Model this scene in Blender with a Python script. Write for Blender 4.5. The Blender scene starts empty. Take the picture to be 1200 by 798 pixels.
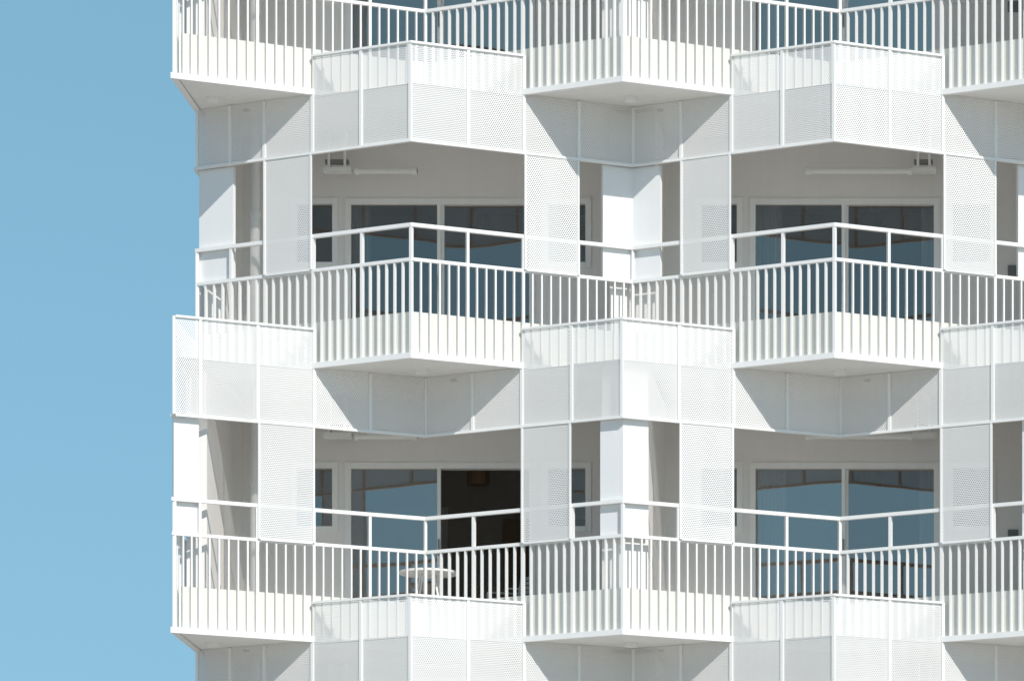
import bpy, math, random
from mathutils import Vector
random.seed(7)
sc = bpy.context.scene
try:
    sc.view_settings.view_transform='Standard'; sc.view_settings.look='None'; sc.view_settings.exposure=0
except Exception: pass

# ---------------------------------------------------------------- materials
def newmat(name):
    m=bpy.data.materials.new(name); m.use_nodes=True
    nt=m.node_tree; nt.nodes.clear()
    return m,nt,nt.nodes,nt.links
def paint(name,col,rough=0.5,var=0.06,scale=1.5,streak=0.05,bump=0.0,metal=0.0):
    m,nt,N,L=newmat(name)
    out=N.new('ShaderNodeOutputMaterial'); b=N.new('ShaderNodeBsdfPrincipled')
    tc=N.new('ShaderNodeTexCoord')
    n1=N.new('ShaderNodeTexNoise'); n1.inputs['Scale'].default_value=scale; n1.inputs['Detail'].default_value=6
    L.new(tc.outputs['Object'],n1.inputs['Vector'])
    mp=N.new('ShaderNodeMapping'); mp.inputs['Scale'].default_value=(14,14,0.7)
    L.new(tc.outputs['Object'],mp.inputs['Vector'])
    n2=N.new('ShaderNodeTexNoise'); n2.inputs['Scale'].default_value=1.0; n2.inputs['Detail'].default_value=4
    L.new(mp.outputs[0],n2.inputs['Vector'])
    a=N.new('ShaderNodeMath'); a.operation='MULTIPLY_ADD'; a.inputs[1].default_value=-var*2; a.inputs[2].default_value=1+var*0.8
    L.new(n1.outputs['Fac'],a.inputs[0])
    c=N.new('ShaderNodeMath'); c.operation='MULTIPLY_ADD'; c.inputs[1].default_value=-streak*2; c.inputs[2].default_value=1+streak*0.8
    L.new(n2.outputs['Fac'],c.inputs[0])
    mu=N.new('ShaderNodeMath'); mu.operation='MULTIPLY'
    L.new(a.outputs[0],mu.inputs[0]); L.new(c.outputs[0],mu.inputs[1])
    vm=N.new('ShaderNodeVectorMath'); vm.operation='SCALE'; vm.inputs[0].default_value=col
    L.new(mu.outputs[0],vm.inputs['Scale'])
    L.new(vm.outputs[0],b.inputs['Base Color'])
    b.inputs['Roughness'].default_value=rough; b.inputs['Metallic'].default_value=metal
    if bump:
        n3=N.new('ShaderNodeTexNoise'); n3.inputs['Scale'].default_value=120
        L.new(tc.outputs['Object'],n3.inputs['Vector'])
        bp=N.new('ShaderNodeBump'); bp.inputs['Strength'].default_value=bump; bp.inputs['Distance'].default_value=0.01
        L.new(n3.outputs['Fac'],bp.inputs['Height']); L.new(bp.outputs[0],b.inputs['Normal'])
    L.new(b.outputs[0],out.inputs['Surface'])
    return m
def perforated(name,col,s=0.0228,r=0.285):
    m,nt,N,L=newmat(name)
    out=N.new('ShaderNodeOutputMaterial'); b=N.new('ShaderNodeBsdfPrincipled')
    b.inputs['Roughness'].default_value=0.5
    tc=N.new('ShaderNodeTexCoord')
    n1=N.new('ShaderNodeTexNoise'); n1.inputs['Scale'].default_value=1.3; n1.inputs['Detail'].default_value=5
    L.new(tc.outputs['Object'],n1.inputs['Vector'])
    a=N.new('ShaderNodeMath'); a.operation='MULTIPLY_ADD'; a.inputs[1].default_value=-0.12; a.inputs[2].default_value=1.05
    L.new(n1.outputs['Fac'],a.inputs[0])
    at=N.new('ShaderNodeAttribute'); at.attribute_name='tone'
    mu=N.new('ShaderNodeMath'); mu.operation='MULTIPLY'; L.new(a.outputs[0],mu.inputs[0]); L.new(at.outputs['Fac'],mu.inputs[1])
    vm=N.new('ShaderNodeVectorMath'); vm.operation='SCALE'; vm.inputs[0].default_value=col
    L.new(mu.outputs[0],vm.inputs['Scale']); L.new(vm.outputs[0],b.inputs['Base Color'])
    def lat(off):
        mp=N.new('ShaderNodeMapping'); mp.inputs['Scale'].default_value=(1/s,1/(1.732*s),0); mp.inputs['Location'].default_value=(off,off,0)
        L.new(tc.outputs['UV'],mp.inputs['Vector'])
        fr=N.new('ShaderNodeVectorMath'); fr.operation='FRACTION'; L.new(mp.outputs[0],fr.inputs[0])
        sb=N.new('ShaderNodeVectorMath'); sb.operation='SUBTRACT'; sb.inputs[1].default_value=(.5,.5,0); L.new(fr.outputs[0],sb.inputs[0])
        ml=N.new('ShaderNodeVectorMath'); ml.operation='MULTIPLY'; ml.inputs[1].default_value=(1,1.732,0); L.new(sb.outputs[0],ml.inputs[0])
        le=N.new('ShaderNodeVectorMath'); le.operation='LENGTH'; L.new(ml.outputs[0],le.inputs[0])
        lt=N.new('ShaderNodeMath'); lt.operation='LESS_THAN'; lt.inputs[1].default_value=r; L.new(le.outputs['Value'],lt.inputs[0])
        return lt
    l1=lat(0.0); l2=lat(0.5)
    mx=N.new('ShaderNodeMath'); mx.operation='MAXIMUM'; L.new(l1.outputs[0],mx.inputs[0]); L.new(l2.outputs[0],mx.inputs[1])
    tr=N.new('ShaderNodeBsdfTransparent'); ms=N.new('ShaderNodeMixShader')
    L.new(mx.outputs[0],ms.inputs[0]); L.new(b.outputs[0],ms.inputs[1]); L.new(tr.outputs[0],ms.inputs[2])
    L.new(ms.outputs[0],out.inputs['Surface'])
    return m
def glassmat(name,tint=(0.55,0.56,0.55)):
    m,nt,N,L=newmat(name)
    out=N.new('ShaderNodeOutputMaterial')
    tr=N.new('ShaderNodeBsdfTransparent'); tr.inputs[0].default_value=(*tint,1)
    gl=N.new('ShaderNodeBsdfGlossy'); gl.inputs['Roughness'].default_value=0.01; gl.inputs['Color'].default_value=(0.98,0.88,0.82,1)
    # per-pane coating strength in the 'tone' attribute + angle dependence
    fr=N.new('ShaderNodeFresnel'); fr.inputs[0].default_value=1.5
    at=N.new('ShaderNodeAttribute'); at.attribute_name='tone'
    ad=N.new('ShaderNodeMath'); ad.operation='MULTIPLY_ADD'; ad.inputs[1].default_value=0.19
    L.new(at.outputs['Fac'],ad.inputs[0]); L.new(fr.outputs[0],ad.inputs[2])
    tc=N.new('ShaderNodeTexCoord'); no=N.new('ShaderNodeTexNoise'); no.inputs['Scale'].default_value=1.3; no.inputs['Detail'].default_value=1
    L.new(tc.outputs['Object'],no.inputs['Vector'])
    bp=N.new('ShaderNodeBump'); bp.inputs['Strength'].default_value=0.16; bp.inputs['Distance'].default_value=0.02
    L.new(no.outputs['Fac'],bp.inputs['Height']); L.new(bp.outputs[0],gl.inputs['Normal'])
    ms=N.new('ShaderNodeMixShader'); L.new(ad.outputs[0],ms.inputs[0]); L.new(tr.outputs[0],ms.inputs[1]); L.new(gl.outputs[0],ms.inputs[2])
    L.new(ms.outputs[0],out.inputs['Surface'])
    return m

M_metal=paint('white_powder_coat',(0.86,0.86,0.84),0.42,0.03,2,0.03)
M_perf=perforated('perforated_white_metal',(0.86,0.855,0.84))
M_conc=paint('white_painted_concrete',(0.84,0.825,0.79),0.8,0.06,1.2,0.05,0.15)
M_fascia=paint('fascia_board',(0.76,0.755,0.70),0.6,0.05,1.2,0.08)
M_wall=paint('wall_render',(0.83,0.805,0.775),0.85,0.04,0.9,0.03,0.2)
M_cap=paint('white_panel',(0.84,0.845,0.84),0.45,0.03,1,0.03)
M_frame=paint('window_frame_paint',(0.86,0.86,0.84),0.4,0.02)
M_int=paint('interior_wall',(0.62,0.59,0.55),0.9,0.05)
M_intf=paint('interior_floor',(0.34,0.26,0.19),0.5,0.1)
M_cur=paint('curtain_cloth',(0.78,0.77,0.74),0.9,0.06,3,0.1)
M_grey=paint('grey_metal',(0.22,0.22,0.22),0.4,0.05)
M_wood=paint('wood',(0.3,0.2,0.12),0.5,0.1,6,0.1)
M_glass=glassmat('window_glass')

# ---------------------------------------------------------------- mesh helper
class MB:
    def __init__(s): s.v=[];s.f=[];s.uv=[];s.tone=[]
    def quad(s,pts,uv=None,tone=1.0):
        n=len(s.v); s.v+= [tuple(p) for p in pts]; s.f.append(tuple(range(n,n+len(pts))))
        s.uv.append(uv or [(0,0)]*len(pts)); s.tone.append(tone)
    def box(s,x0,x1,y0,y1,z0,z1):
        s.prism([(x0,y0),(x1,y0),(x1,y1),(x0,y1)],z0,z1)
    def prism(s,p,z0,z1):
        k=len(p)
        s.quad([(a,b,z1) for a,b in p]); s.quad([(a,b,z0) for a,b in reversed(p)])
        for i in range(k):
            a=p[i];b=p[(i+1)%k]
            s.quad([(a[0],a[1],z0),(b[0],b[1],z0),(b[0],b[1],z1),(a[0],a[1],z1)])
    def obox(s,c,d,w,t0,t1,z0,z1):
        n=(d[1],-d[0]); h=w/2
        P=lambda a,t:(c[0]+d[0]*a+n[0]*t,c[1]+d[1]*a+n[1]*t)
        s.prism([P(-h,t1),P(h,t1),P(h,t0),P(-h,t0)],z0,z1)
    def ribbon(s,pts,z0,z1,t0,t1):
        A=offset(pts,t1); B=offset(pts,t0); n=len(pts)
        for i in range(n-1):
            a,b,c,d=A[i],A[i+1],B[i+1],B[i]
            s.quad([(*a,z0),(*b,z0),(*b,z1),(*a,z1)])
            s.quad([(*c,z0),(*d,z0),(*d,z1),(*c,z1)])
            s.quad([(*a,z1),(*b,z1),(*c,z1),(*d,z1)])
            s.quad([(*d,z0),(*c,z0),(*b,z0),(*a,z0)])
        s.quad([(*B[0],z0),(*A[0],z0),(*A[0],z1),(*B[0],z1)])
        s.quad([(*A[-1],z0),(*B[-1],z0),(*B[-1],z1),(*A[-1],z1)])
    def cyl(s,p0,p1,r,k=12):
        p0=Vector(p0);p1=Vector(p1);ax=(p1-p0).normalized()
        u=ax.orthogonal().normalized();w=ax.cross(u)
        R=[[p+u*math.cos(2*math.pi*i/k)*r+w*math.sin(2*math.pi*i/k)*r for i in range(k)] for p in (p0,p1)]
        for i in range(k):
            j=(i+1)%k; s.quad([R[0][i],R[0][j],R[1][j],R[1][i]])
        s.quad(list(reversed(R[0]))); s.quad(R[1])
    def obj(s,name,mat,parent=None):
        me=bpy.data.meshes.new(name); me.from_pydata(s.v,[],s.f)
        uvl=me.uv_layers.new(name='UVMap'); i=0
        for u in s.uv:
            for q in u: uvl.data[i].uv=q; i+=1
        at=me.attributes.new('tone','FLOAT','FACE')
        for i,t in enumerate(s.tone): at.data[i].value=t
        me.materials.append(mat); me.update()
        o=bpy.data.objects.new(name,me); sc.collection.objects.link(o)
        if parent: o.parent=parent
        return o
def unit(a,b):
    dx,dy=b[0]-a[0],b[1]-a[1]; l=math.hypot(dx,dy); return (dx/l,dy/l)
def offset(pts,t):
    out=[];n=len(pts)
    for i in range(n):
        ns=[]
        if i>0: d=unit(pts[i-1],pts[i]); ns.append((d[1],-d[0]))
        if i<n-1: d=unit(pts[i],pts[i+1]); ns.append((d[1],-d[0]))
        if len(ns)==2:
            mx,my=ns[0][0]+ns[1][0],ns[0][1]+ns[1][1]; l=math.hypot(mx,my); mx/=l;my/=l
            c=mx*ns[0][0]+my*ns[0][1]
            out.append((pts[i][0]+mx*t/c,pts[i][1]+my*t/c))
        else: out.append((pts[i][0]+ns[0][0]*t,pts[i][1]+ns[0][1]*t))
    return out

# ---------------------------------------------------------------- building geometry
H=2.98; P=4.57; Q=P/8; X0=-4.882; AMP=1.2; SL=AMP/(P/2); XL=-9.70; YW=2.6
J0,J1=-8,16
Z0=9.31
def yline(X,par):
    xa=X0+J0*Q
    if X<xa: y=(X-xa)*SL
    else:
        u=((X-X0)/P)%1.0; tri=1-abs(2*u-1)
        y=tri*AMP
    return y if par==0 else AMP-y
def nodes(par):
    xs=[XL]+[X0+j*Q for j in range(J0,J1+1)]
    js=[J0-1]+list(range(J0,J1+1))
    if par==1: xs[1]=-9.29
    return [(x,yline(x,par)) for x in xs],js
XR=X0+J1*Q
root=bpy.data.objects.new('apartment_building',None); sc.collection.objects.link(root)

slab=MB();fas=MB();rail=MB();perf=MB();fr=MB();cap=MB();wall=MB();wfr=MB();gls=MB();inter=MB();interf=MB();cur=MB();fix=MB();part=MB();vent=MB();darkfix=MB();furn=MB();sunblock=MB()
def bandpanel(a,b,t,z0,z1,tone):
    d=unit(a,b); n=(d[1],-d[0]); l=math.hypot(b[0]-a[0],b[1]-a[1])
    j0=t+random.uniform(-.002,.002); j1=t+random.uniform(-.002,.002)
    A=(a[0]+n[0]*j0,a[1]+n[1]*j0);B=(b[0]+n[0]*j1,b[1]+n[1]*j1)
    u0=random.random(); v0=z0+random.random()
    perf.quad([(*A,z0),(*B,z0),(*B,z1),(*A,z1)],[(u0,v0),(u0+l,v0),(u0+l,v0+z1-z0),(u0,v0+z1-z0)],tone)
for k in range(-3,5):
    par=k%2
    z=Z0+H*k
    nd,js=nodes(par)
    side=[(XL,YW+0.3),nd[0]]
    full=[side[0]]+nd
    sl=offset(full,-0.04)
    for i in range(1,len(sl)-1):
        a,b=sl[i],sl[i+1]
        for zz,fl in ((z+.31,0),(z+.012,1)):
            q=[(a[0],a[1],zz),(b[0],b[1],zz),(b[0],8,zz),(a[0],8,zz)]
            slab.quad(q if not fl else q[::-1])
        slab.quad([(*a,z+.012),(*b,z+.012),(*b,z+.31),(*a,z+.31)])
    a=sl[1]; slab.quad([(a[0],8,z+.012),(a[0],a[1],z+.012),(a[0],a[1],z+.31),(a[0],8,z+.31)])
    fas.ribbon(full,z+.03,z+.51,-.085,-.035)
    rail.ribbon(full,z-.004,z+.058,-.033,.033)
    rail.ribbon(full,z+1.048,z+1.083,-.022,.022)
    rail.ribbon(full,z+1.418,z+1.457,-.026,.026)
    segs=[(full[i],full[i+1]) for i in range(len(full)-1)]
    for si,(a,b) in enumerate(segs):
        d=unit(a,b);l=math.hypot(b[0]-a[0],b[1]-a[1]); n=max(2,round(l/0.1075))
        for i in range(1,n):
            c=(a[0]+d[0]*l*i/n,a[1]+d[1]*l*i/n)
            rail.obox(c,d,.0175,-.018,.018,z+.055,z+1.05)
        rail.obox(b,d,.030,-.02,.021,z+.05,z+1.42)
    rail.obox(full[1],(1,0),.034,-.02,.02,z+.05,z+1.42)
    zt=z+H
    zb=zt-.64
    def isfull(j):
        if j==J0-1: return par==0
        r=j%8
        return (r in (6,7,0,1)) if par==0 else (r in (2,3,4,5))
    runs=[];curk=None
    for i in range(len(nd)-1):
        f=isfull(js[i])
        ztop=zt+.43 if f else zt+.006
        if curk!=f: runs.append([f,[nd[i]]]); curk=f
        runs[-1][1].append(nd[i+1])
        bandpanel(nd[i],nd[i+1],.02,zb,ztop,random.uniform(.94,1.03))
        d=unit(nd[i],nd[i+1])
        fr.obox(nd[i+1],d,.034,.004,.036,zb+.01,ztop-.005)
        if f:   # unseen cover added over the bay gap: blocks sun patches, darkens behind panels
            x0,x1=nd[i][0],nd[i+1][0]
            ya0,ya1=nd[i][1]+.03,nd[i+1][1]+.03
            yb0,yb1=max(ya0,yline(x0,1-par)-.05),max(ya1,yline(x1,1-par)-.05)
            for zz,fl in ((zt-.03,1),(zt-.005,0)):
                q=[(x0,ya0,zz),(x1,ya1,zz),(x1,yb1+.12,zz),(x0,yb0+.12,zz)]
                sunblock.quad(q[::-1] if fl else q)
    fr.obox(nd[0],(1,0),.030,.0,.04,zb+.01,(zt+.43 if par==0 else zt)-.005)
    for f,pts in runs:
        if f: fr.ribbon(pts,zt+.412,zt+.436,.0,.042)
    fr.ribbon(nd,zb-.012,zb+.016,-.002,.043)
    sd=[(XL,YW),nd[0]]
    bandpanel(sd[0],sd[1],.02,zb,zt+.43 if par==0 else zt+.006,1.0); fr.ribbon(sd,zb-.012,zb+.016,0,.042)
    for i in range(len(nd)-1):
        if js[i]>=J0 and js[i]%8 in (1,6):
            a,b=nd[i],nd[i+1]
            bandpanel(a,b,.034,z+1.07,zb-.014,random.uniform(.97,1.02))
            d=unit(a,b)
            for c in (a,b):
                s=1 if c is a else -1
                fr.obox((c[0]+d[0]*.012*s,c[1]+d[1]*.012*s),d,.022,.026,.046,z+1.075,zb-.014)
            fr.obox(((a[0]+b[0])/2,(a[1]+b[1])/2),d,math.hypot(b[0]-a[0],b[1]-a[1])-.05,.026,.044,z+1.06,z+1.082)
    for n in range(-1,3):
        xc=X0+n*P
        if n==-1:
            xe=-9.452 if par==0 else -9.29
            pts=[(XL,yline(XL,par)),(xe,yline(xe,par))]
        else:
            w=.275 if par==0 else .30
            pts=[(xc-w,yline(xc-w,par)),(xc,yline(xc,par)),(min(xc+w,XR),yline(min(xc+w,XR),par))]
            if n==2: pts=pts[:2]
        cap.ribbon(pts,z+1.09,zb-.014,-.075,-.03)
        if n==-1: part.box(-9.62,-9.40,yline(xc,par)+.16,YW+.02,z+.30,zt+.02)
        else:
            w=.25
            x1=xc+w if n<2 else xc-.02
            pp=[(xc-w,yline(xc-w,par)+.13),(xc,yline(xc,par)+.13)]+([(x1,yline(x1,par)+.13)] if n<2 else [])+[(x1 if n<2 else xc,YW+.02),(xc-w,YW+.02)]
            part.prism(pp,z+.30,zt-.034)
    for n in range(-1,2):
        bx=X0+n*P
        zl=z+.30; zh=z+2.27; zw=z+1.54; zT=zt+.03
        G=(1.35 if par==0 else .8)
        def W(x0,x1,za,zb_): wall.box(bx+x0,bx+x1,YW,YW+.25,za,zb_)
        W(0,.63,zl,zh);W(1.09,1.226,zl,zh);W(3.33,3.47,zl,zh);W(3.95,P,zl,zh)
        W(.63,1.09,zl,zw);W(3.47,3.95,zl,zw)
        W(0,P,zh,zT)
        for (a,b) in ((.63,1.09),(3.47,3.95)):
            wfr.box(bx+a-.035,bx+a+.03,YW-.015,YW+.10,zw-.02,zh+.035)
            wfr.box(bx+b-.03,bx+b+.035,YW-.015,YW+.10,zw-.02,zh+.035)
            wfr.box(bx+a+.03,bx+b-.03,YW-.012,YW+.10,zh-.035,zh+.03)
            wfr.box(bx+a+.03,bx+b-.03,YW-.03,YW+.10,zw-.02,zw+.035)
            gls.quad([(bx+a+.03,YW+.07,zw),(bx+b-.03,YW+.07,zw),(bx+b-.03,YW+.07,zh),(bx+a+.03,YW+.07,zh)],None,.8*G)
        a,b=1.226,3.33; m=(a+b)/2
        wfr.box(bx+a-.02,bx+a+.045,YW-.014,YW+.12,zl+.01,zh+.03)
        wfr.box(bx+b-.045,bx+b+.02,YW-.014,YW+.12,zl+.01,zh+.03)
        wfr.box(bx+a+.045,bx+b-.045,YW-.011,YW+.12,zh-.04,zh+.026)
        wfr.box(bx+a+.045,bx+b-.045,YW-.011,YW+.12,zl+.012,zl+.07)
        opened=(k==0 and n==-1)
        wfr.box(bx+m-.035,bx+m+.005,YW+.01,YW+.06,zl+.07,zh-.04)
        t1=random.uniform(-.004,.004); t2=random.uniform(-.004,.004)
        if not opened:
            wfr.box(bx+m+.004,bx+m+.04,YW+.055,YW+.10,zl+.07,zh-.04)
            gls.quad([(bx+m,YW+.08,zl+.05),(bx+b-.04,YW+.08+t1,zl+.05),(bx+b-.04,YW+.083+t1,zh-.03),(bx+m,YW+.083,zh-.03)],None,G*random.uniform(.85,1.1))
        gls.quad([(bx+a+.04,YW+.045+t2,zl+.05),(bx+m-.01,YW+.045,zl+.05),(bx+m-.01,YW+.043,zh-.03),(bx+a+.04,YW+.043+t2,zh-.03)],None,G*random.uniform(.85,1.1))
        # door handles
        darkfix.box(bx+m-.022,bx+m-.008,YW-.03,YW+.012,zl+.95,zl+1.13)
        zi=z+.318; zc=zt-.02
        inter.quad([(bx,6.5,zi),(bx+P,6.5,zi),(bx+P,6.5,zc),(bx,6.5,zc)])
        inter.quad([(bx+.07,2.85,zi),(bx+.07,6.5,zi),(bx+.07,6.5,zc),(bx+.07,2.85,zc)])
        inter.quad([(bx+P-.07,2.85,zi),(bx+P-.07,6.5,zi),(bx+P-.07,6.5,zc),(bx+P-.07,2.85,zc)])
        inter.quad([(bx,2.85,zc),(bx+P,2.85,zc),(bx+P,6.5,zc),(bx,6.5,zc)])
        interf.quad([(bx,2.85,zi),(bx+P,2.85,zi),(bx+P,6.5,zi),(bx,6.5,zi)])
        wfr.box(bx+1.0,bx+1.9,6.44,6.49,zi,zi+2.1)
        furn.box(bx+2.6,bx+4.0,6.1,6.49,zi,zi+1.9)
        furn.box(bx+.2,bx+.65,3.4,5.2,zi,zi+.8)
        furn.cyl((bx+2.5,4.4,zc-.62),(bx+2.5,4.4,zc-.45),.13,16); furn.cyl((bx+2.5,4.4,zc-.45),(bx+2.5,4.4,zc),.008,6)
        def curtain(x0,x1):
            K=int((x1-x0)*60)+4; prev=None
            for i in range(K+1):
                x=x0+(x1-x0)*i/K; y=2.90+.03*math.sin(i*1.05)
                if prev: cur.quad([(prev[0],prev[1],zi+.02),(x,y,zi+.02),(x,y,zh+.2),(prev[0],prev[1],zh+.2)])
                prev=(x,y)
        if not opened:
            if random.random()<.75: curtain(bx+1.2,bx+1.2+random.uniform(.2,.45))
            if random.random()<.75: curtain(bx+3.4-random.uniform(.2,.6),bx+3.4)
        if n%2: px0,px1,bx0,bx1=1.35,2.05,1.0,1.32
        else: px0,px1,bx0,bx1=1.85,3.05,3.05,3.32
        pz=z+2.55
        fix.cyl((bx+px0,2.35,pz),(bx+px1,2.35,pz),.034)
        fix.cyl((bx+px0-.0,2.35,pz),(bx+px0+.05,2.35,pz),.045)
        fix.cyl((bx+px1-.05,2.35,pz),(bx+px1,2.35,pz),.045)
        fix.box(bx+bx0,bx+bx1,2.28,2.42,pz-.02,pz+.03)
        darkfix.box(bx+bx0+.02,bx+bx1-.04,2.30,2.40,pz+.08,pz+.12)
        fix.box(bx+bx0+.05,bx+bx0+.08,2.29,2.41,pz+.03,zt)
        fix.box(bx+bx1-.09,bx+bx1-.06,2.29,2.41,pz+.03,zt)
        vx=bx+4.12
        vent.box(vx,vx+.12,YW-.02,YW+.01,z+1.42,z+1.54)
        for q in range(4): vent.box(vx+.01,vx+.11,YW-.03,YW-.018,z+1.435+q*.025,z+1.447+q*.025)
    for j in range(J0,J1):
        if yline(X0+j*Q,par)<.01:
            x=X0+j*Q
            fix.cyl((x+.02,.75,z-.035),(x+.02,.75,z+.015),.07)
            darkfix.cyl((x+.3,1.3,z-.012),(x+.3,1.3,z+.015),.035)
    fix.cyl((-9.13,1.75,z+.31),(-9.13,1.75,zt+.01),.055,16)
    fix.cyl((-9.13,1.75,z+1.9),(-9.13,1.75,z+1.96),.066,16)
flank=MB()
ztop=Z0+H*5
flank.box(XL+.10,XL+.19,YW+.27,8.2,0,ztop-.5)
flank.box(XR-.1,XR+.1,YW+.27,8.2,0,ztop-.5)
flank.box(XL+.19,XR-.1,8.0,8.2,0,ztop-.5)
flank.box(XL-.1,XR+.2,.9,8.4,ztop+.02,ztop+.5)
plinth=MB(); plinth.box(XL+.2,XR-.2,1.5,7.9,-.1,.36)
for mb,nm,mt in ((slab,'floor_slabs',M_conc),(fas,'balcony_upstands',M_fascia),(rail,'balcony_railings',M_metal),(perf,'perforated_panels',M_perf),
    (fr,'panel_frames',M_metal),(cap,'partition_end_panels',M_cap),(wall,'facade_wall',M_wall),(wfr,'window_frames',M_frame),(gls,'window_glass',M_glass),
    (inter,'room_walls',M_int),(interf,'room_floors',M_intf),(cur,'curtains',M_cur),(fix,'ceiling_fixtures_and_pipes',M_metal),(darkfix,'bracket_details',M_grey),
    (furn,'room_furniture',M_wood),(sunblock,'added_bay_sun_blockers',M_metal),(part,'partition_shafts',M_wall),(vent,'wall_vents',M_grey),(flank,'flank_and_roof_walls',M_conc),(plinth,'plinth',M_conc)):
    mb.obj(nm,mt,root)

# ---------------------------------------------------------------- balcony furniture
def table(x,y,z,name):
    r=bpy.data.objects.new(name,None); sc.collection.objects.link(r)
    t=MB(); t.cyl((x,y,z+.66),(x,y,z+.685),.33,28); t.obj('top',M_metal,r)
    l=MB()
    for i in range(4):
        a=math.pi/4+i*math.pi/2
        l.cyl((x+.28*math.cos(a),y+.28*math.sin(a),z),(x+.10*math.cos(a),y+.10*math.sin(a),z+.66),.012,8)
    l.obj('legs',M_metal,r)
def chair(x,y,z,rot,mat,name):
    r=bpy.data.objects.new(name,None); sc.collection.objects.link(r)
    c,s=math.cos(rot),math.sin(rot)
    T=lambda a,b,h:(x+a*c-b*s,y+a*s+b*c,z+h)
    f=MB()
    for sx in (-.2,.2):
        f.cyl(T(sx,-.2,0),T(sx,-.19,.45),.011,8)
        f.cyl(T(sx,.24,0),T(sx,.19,.45),.011,8); f.cyl(T(sx,.19,.45),T(sx,.27,.84),.011,8)
        f.cyl(T(sx,-.19,.45),T(sx,.19,.45),.011,8)
        f.cyl(T(sx,-.19,.63),T(sx,.22,.65),.011,8); f.cyl(T(sx,-.19,.45),T(sx,-.19,.63),.011,8)
    f.obj('frame',mat,r)
    q=MB()
    for i in range(8):
        b0=-.2+i*.05
        q.prism([T(-.2,b0,0)[:2],T(.2,b0,0)[:2],T(.2,b0+.04,0)[:2],T(-.2,b0+.04,0)[:2]],z+.455,z+.47)
    for i in range(6):
        h=.52+i*.055; b=.20+(h-.45)*.2
        q.prism([T(-.2,b,0)[:2],T(.2,b,0)[:2],T(.2,b+.012,0)[:2],T(-.2,b+.012,0)[:2]],z+h,z+h+.04)
    q.obj('seat_and_backrest',mat,r)
zc=Z0+.31
table(-7.25,2.15,zc,'balcony_table')
chair(-6.45,3.3,zc,-.9,M_metal,'dining_chair')
chair(-6.75,4.1,zc,.3,M_wood,'dining_chair')

# ---------------------------------------------------------------- ground
g=MB(); S=3000; g.quad([(-S,-S,0),(S,-S,0),(S,S,0),(-S,S,0)]); 
M_ground=paint('ground_paving',(0.45,0.42,0.375),0.85,0.15,0.4,0.0,0.2)
g.obj('ground',M_ground)

# ---------------------------------------------------------------- light
sdir=Vector((0.56,-1.05,1.04)).normalized()
elev=math.asin(sdir.z); az=math.atan2(sdir.x,sdir.y)
sun=bpy.data.lights.new('sun','SUN'); sun.energy=3.8; sun.angle=math.radians(.5); sun.color=(1,.96,.91)
so=bpy.data.objects.new('sun',sun); sc.collection.objects.link(so)
so.rotation_euler=sdir.to_track_quat('Z','Y').to_euler(); so.location=(20,-40,50)
w=bpy.data.worlds.new('World'); sc.world=w; w.use_nodes=True
N=w.node_tree.nodes; L=w.node_tree.links; N.clear()
o=N.new('ShaderNodeOutputWorld'); b=N.new('ShaderNodeBackground'); s=N.new('ShaderNodeTexSky'); s.sky_type='NISHITA'
s.sun_disc=False; s.sun_elevation=elev; s.sun_rotation=az; s.air_density=1.0; s.dust_density=0.2; s.ozone_density=2.0
b.inputs['Strength'].default_value=.15
tc=N.new('ShaderNodeTexCoord'); sx=N.new('ShaderNodeSeparateXYZ'); L.new(tc.outputs['Generated'],sx.inputs[0])
cr=N.new('ShaderNodeValToRGB'); L.new(sx.outputs['Z'],cr.inputs[0])
e=cr.color_ramp.elements
e[0].position=0.0; e[0].color=(.36,.48,.52,1)
e[1].position=1.0; e[1].color=(1,.92,.80,1)
for p,c in ((.12,(.41,.55,.595)),(.25,(.61,.79,.70)),(.5,(1,.90,.76))):
    q=e.new(p); q.color=(*c,1)
vm=N.new('ShaderNodeVectorMath'); vm.operation='MULTIPLY'
L.new(s.outputs[0],vm.inputs[0]); L.new(cr.outputs[0],vm.inputs[1])
L.new(vm.outputs[0],b.inputs[0]); L.new(b.outputs[0],o.inputs[0])

# ---------------------------------------------------------------- camera
cd=bpy.data.cameras.new('camera'); co=bpy.data.objects.new('camera',cd); sc.collection.objects.link(co)
co.location=(0,-56,1.6); co.rotation_euler=(math.pi/2,0,0)
cd.sensor_width=36; cd.lens=6079/1200*36; cd.shift_x=-660/1200; cd.shift_y=1181/1200
cd.clip_start=.5; cd.clip_end=6000
sc.camera=co
